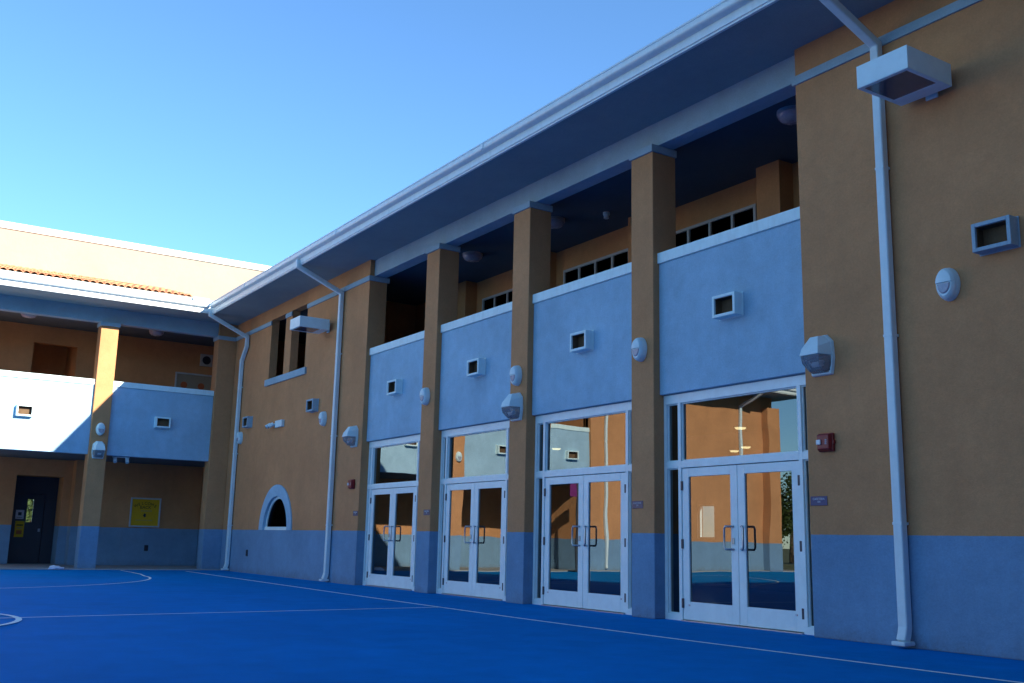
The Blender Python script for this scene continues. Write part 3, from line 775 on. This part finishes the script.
# gallery ceiling lamps
def make_dome():
    t = thing('ceiling_lamp', '', 'ceiling lamp', group='drum ceiling lamps in the galleries')
    def ring(r, z, n=24): return [(r*math.cos(2*math.pi*i/n), r*math.sin(2*math.pi*i/n), z) for i in range(n)]
    MB().loft([ring(.22, -.001), ring(.22, -.06)], 'winframe').build('rim', t, smooth=40, local=True)
    MB().loft([ring(.21, -.06), ring(.20, -.10), ring(.155, -.145), ring(.07, -.165)], 'lens').build('diffuser', t, smooth=50, local=True)
    return t
dm = make_dome(); dm.location = (-9.35, 10.82, 7.2); dm['label'] = 'drum ceiling lamp in the gallery above the nearest doors'
for p, lb in (((-18.55, 11.0, 7.2), 'drum ceiling lamp in the gallery beside the farthest column'), ((-15.5, 11.0, 7.2), 'dim drum ceiling lamp tucked behind the middle column'),
              ((-31.62, 3.98, 7.2), 'ceiling lamp in the far gallery above the sunlit parapet'), ((-31.95, 7.66, 7.2), 'ceiling lamp in the far gallery above the shaded parapet')):
    dup(dm, p, 0, lb)
t = thing('security_camera', 'tiny pale dome camera under the dark gallery ceiling', 'camera', (-14.55, 11.55, 7.2))
MB().round_tube([(0, 0, -.001), (0, 0, -.05)], .065, 'lamp', 16).build('mount', t, smooth=40, local=True)
MB().round_tube([(0, 0, -.05), (0, 0, -.10), (0, 0, -.12)], .05, 'lamp', 16).build('dome', t, smooth=40, local=True)

# lit lamps in the dining room, seen through the tinted glass
def make_lit():
    t = thing('dining_lamp', '', 'ceiling lamp', group='lit lamps inside the dining room')
    def ring(r, z, n=24): return [(r*math.cos(2*math.pi*i/n), r*math.sin(2*math.pi*i/n), z) for i in range(n)]
    MB().loft([ring(.11, 0), ring(.09, -.03)], 'lit').build('lit_diffuser', t, local=True)
    MB().loft([ring(.12, .002), ring(.11, .03)], 'lamp').build('rim', t, local=True)
    MB().loft([ring(.006, .03), ring(.006, .60)], 'hinge').build('stem', t, local=True)
    return t
lm = make_lit(); lm.location = (-14.1, 14.53, 3.3); lm['label'] = 'lit round lamp highest in the nearest transom glass'
for p, lb in (((-16.81, 17.49, 3.3), 'lit round lamp low in the nearest transom glass, right one'), ((-17.68, 18.0, 3.3), 'lit round lamp low in the nearest transom glass, left one'),
              ((-20.41, 14.67, 3.3), 'lit round lamp in the transom glass of the second doors')):
    dup(lm, p, 0, lb)

# notice boards and door papers on the far wing
t = thing('notice_board', 'framed yellow welcome back notice board in the dark loggia', 'notice board', (BXr, 8.30, 1.68), FACE_X)
w, h = .47, .46
b = MB(); seg_frame(b, -w, w, -h, h, .045, -.05, -.001, 'boardframe'); b.build('frame', t, bevel=.005, local=True)
MB().box(-w + .045, w - .045, -.02, -.004, -h + .045, h - .045, 'yellow').build('poster', t, local=True)
word = 'WELCOME'
for i, ch in enumerate(word):
    u = (i - 3) / 3
    text_part(ch, .125, 'black', t, (u * .30, -.0215, .285 - .085 * u * u), (R(90), R(20) * u, 0))
text_part('BACK', .135, 'black', t, (0, -.0215, .155), (R(90), 0, 0))
text_part('STUDENTS', .07, 'grey', t, (.03, -.0215, .045), (R(90), 0, 0))
text_part('HAVE A GOOD YEAR', .055, 'grey', t, (-.02, -.0215, -.25), (R(90), 0, 0))
ms = MB(); ms.loft([[(.055*math.cos(2*math.pi*i/10) * (1 if i % 2 else .6) - .01, -.022, -.09 + .075*math.sin(2*math.pi*i/10) * (1 if i % 2 else .7)) for i in range(10)],
                    [(.055*math.cos(2*math.pi*i/10) * (1 if i % 2 else .6) - .01, -.0205, -.09 + .075*math.sin(2*math.pi*i/10) * (1 if i % 2 else .7)) for i in range(10)]], 'navy')
ms.build('emblem', t, local=True)
t = thing('display_case', 'grey framed poster case in the far upper gallery', 'notice board', (UX, 9.36, 5.72), FACE_X)
w, h = .62, .50
b = MB(); seg_frame(b, -w, w, -h, h, .05, -.06, -.001, 'boardframe'); b.build('frame', t, bevel=.005, local=True)
MB().box(-w + .05, w - .05, -.02, -.004, -h + .05, h - .05, 'grey').build('poster', t, local=True)
d = MB()
for x in (-.32, .24):
    d.add([(x + .11*math.cos(2*math.pi*i/20), -.0225, .10 + .11*math.sin(2*math.pi*i/20)) for i in range(20)], [tuple(range(20))], 'reddot')
    d.box(x - .09, x + .11, -.0225, -.0205, -.16, -.05, 'navy')
d.build('picture', t, local=True)
t = thing('wall_speaker', 'square grey wall speaker high in the far upper gallery', 'speaker', (UX, 9.70, 6.70), FACE_X)
MB().box(-.20, .20, -.08, -.001, -.20, .20, 'winframe').build('case', t, bevel=.01, local=True)
MB().loft([[(.14*math.cos(2*math.pi*i/24), -.081, .14*math.sin(2*math.pi*i/24)) for i in range(24)], [(.12*math.cos(2*math.pi*i/24), -.088, .12*math.sin(2*math.pi*i/24)) for i in range(24)]], 'hinge').build('grille', t, local=True)
def paper(name, label, mat, y0, y1, z0, z1, marks):
    t = thing(name, label, 'poster', (-35.296, (y0+y1)/2, (z0+z1)/2), FACE_X)
    w, h = (y1-y0)/2, (z1-z0)/2
    MB().box(-w, w, -.006, -.001, -h, h, mat).build('sheet', t, local=True)
    m = MB()
    for x, z, a, b_, mm in marks: m.box(x - a, x + a, -.0075, -.006, z - b_, z + b_, mm)
    m.build('print', t, local=True)
paper('door_notice', 'white paper notice on the recessed navy door', 'paper', 4.72, 4.96, 1.38, 1.66, [(0, .02, .05, .05, 'navy'), (0, -.09, .08, .012, 'grey')])
paper('door_poster', 'yellow poster under the white notice on the recessed door', 'yellow', 4.74, 5.0, .83, 1.32, [(0, .12, .09, .02, 'black'), (0, -.1, .08, .06, 'reddot'), (0, .03, .07, .012, 'grey')])

# crumpled bag on the pavement
bm = bmesh.new(); bmesh.ops.create_icosphere(bm, subdivisions=3, radius=.5)
for v in bm.verts:
    k = 1 + random.uniform(-.16, .16) + .2 * math.sin(7*v.co.x + 3*v.co.y) * math.cos(6*v.co.z)
    v.co = Vector((v.co.x * .22 * k, v.co.y * .40 * k, max(-.02, v.co.z * .15 * k)))
me = bpy.data.meshes.new('plastic_bag'); bm.to_mesh(me); bm.free(); me.materials.append(M['cloth'])
o = bpy.data.objects.new('plastic_bag', me); COL.objects.link(o); o.location = (-30.5, 5.22, .035)
tag(o, 'crumpled white plastic bag on the pavement edge by the far column', 'bag')

t = thing('banner_stand', 'purple banner on a dark pole mirrored in the second double doors', 'banner', (-30.35, -2.62, 0))
MB().round_tube([(0, 0, .03), (0, 0, 3.2)], .045, 'hinge', 12).build('pole', t, smooth=40, local=True)
MB().box(-.22, .22, -.22, .22, .028, .06, 'hinge').build('base', t, bevel=.008, local=True)
MB().box(-.012, .012, -.30, .28, 2.68, 3.18, 'purple').build('banner', t, bevel=.004, local=True)

# trees beyond the open side of the court (they show in the door glass)
def tree(loc, h, r, label, seed):
    rnd = random.Random(seed)
    t = thing('broadleaf_tree', label, 'tree', loc, group='trees beyond the court')
    tr = MB(); z = h * .55
    tr.loft([[(rr*math.cos(2*math.pi*i/8) + dx, rr*math.sin(2*math.pi*i/8), zz) for i in range(8)] for rr, zz, dx in ((.22, 0, 0), (.16, z*.5, .05), (.10, z, .1))], 'bark')
    for k in range(5):
        a = rnd.uniform(0, 6.28); tr.round_tube([(.05, 0, z*.7), (math.cos(a)*r*.4, math.sin(a)*r*.4, h*.7), (math.cos(a)*r*.7, math.sin(a)*r*.7, h*.82)], .045, 'bark', 6)
    tr.build('trunk', t, smooth=50, local=True)
    cr = MB(); blobs = [(rnd.uniform(-.6, .6)*r, rnd.uniform(-.6, .6)*r, h*rnd.uniform(.5, .88), r*rnd.uniform(.35, .6)) for _ in range(11)]
    for bx, by, bz, br in blobs:
        for _ in range(230):
            d = Vector((rnd.gauss(0, 1), rnd.gauss(0, 1), rnd.gauss(0, 1))).normalized() * br * rnd.uniform(.55, 1.05)
            p = Vector((bx, by, bz)) + d; s_ = rnd.uniform(.09, .2)
            a = Vector((rnd.gauss(0, 1), rnd.gauss(0, 1), rnd.gauss(0, 1))).normalized(); b = a.orthogonal().normalized()
            cr.add([p - a*s_, p + b*s_*.5, p + a*s_, p - b*s_*.5], [(0, 1, 2, 3)], 'leaf')
    cr.build('crown', t, local=True)
tree((-43, -27, -.03), 4.6, 2.3, 'bushy green tree mirrored beside the end column in the near doors', 1)
tree((-39.5, -30, -.03), 5.2, 2.6, 'taller green tree mirrored at the right edge of the near doors', 2)
tree((-48, -34, -.03), 6.0, 3.0, 'broad green tree farther off in the near door reflection', 3)
tree((-35, -31, -.03), 4.3, 2.2, 'low green tree mirrored in the near side light', 4)
tree((-31, -36, -.03), 5.6, 2.6, 'dark green tree at the far right of the reflected trees', 5)

tree((-64, 9.3, -.03), 3.3, 3.0, 'sunlit bush seen through the slit of the far recessed door', 9)

# ------------------------------------------------------------------ sun, sky, camera
sv = Vector((2.1, .80, 1.0)).normalized()
el = math.asin(sv.z); az = math.atan2(sv.x, sv.y)
ld = bpy.data.lights.new('sun', 'SUN'); ld.energy = 5.0; ld.angle = R(.5); ld.color = (1.0, .89, .74)
lo_ = bpy.data.objects.new('sun', ld); COL.objects.link(lo_)
lo_.rotation_euler = (-sv).to_track_quat('-Z', 'Y').to_euler(); lo_.location = (20, 10, 30)
W = bpy.data.worlds.new('World'); S.world = W; W.use_nodes = True
nt = W.node_tree; nt.nodes.clear()
sky = nt.nodes.new('ShaderNodeTexSky'); sky.sky_type = 'NISHITA'; sky.sun_disc = False
sky.sun_elevation = el; sky.sun_rotation = az
sky.air_density = 1.0; sky.dust_density = .0; sky.ozone_density = 6.2; sky.altitude = 0
bg = nt.nodes.new('ShaderNodeBackground'); bg.inputs[1].default_value = .102
wo = nt.nodes.new('ShaderNodeOutputWorld')
wb = mixc(nt, 1.0, sky.outputs[0], (.93, 1.05, 1.06), 'MULTIPLY'); nt.links.new(wb, bg.inputs[0]); nt.links.new(bg.outputs[0], wo.inputs[0])

cd = bpy.data.cameras.new('camera'); cam = bpy.data.objects.new('camera', cd); COL.objects.link(cam)
f = Vector((-0.82223899, 0.53553011, 0.19269289)); r = Vector((0.5492306, 0.835383, 0.0219316)); u = Vector((0.14922733, -0.12386585, 0.98101399))
mw = Matrix(((r.x, u.x, -f.x, 0), (r.y, u.y, -f.y, 0), (r.z, u.z, -f.z, 1.03), (0, 0, 0, 1)))
cam.matrix_world = mw
cd.sensor_width = 36; cd.lens = 1018.02 * 36 / 1024; cd.clip_end = 3000; cd.clip_start = .05
S.camera = cam
vs_ = S.view_settings; vs_.view_transform = 'Standard'; vs_.look = 'None'; vs_.exposure = 1.5; vs_.gamma = 1; vs_.use_curve_mapping = False
S.cycles.use_denoising = True
S.cycles.max_bounces = 10; S.cycles.transparent_max_bounces = 12; S.cycles.sample_clamp_indirect = 6
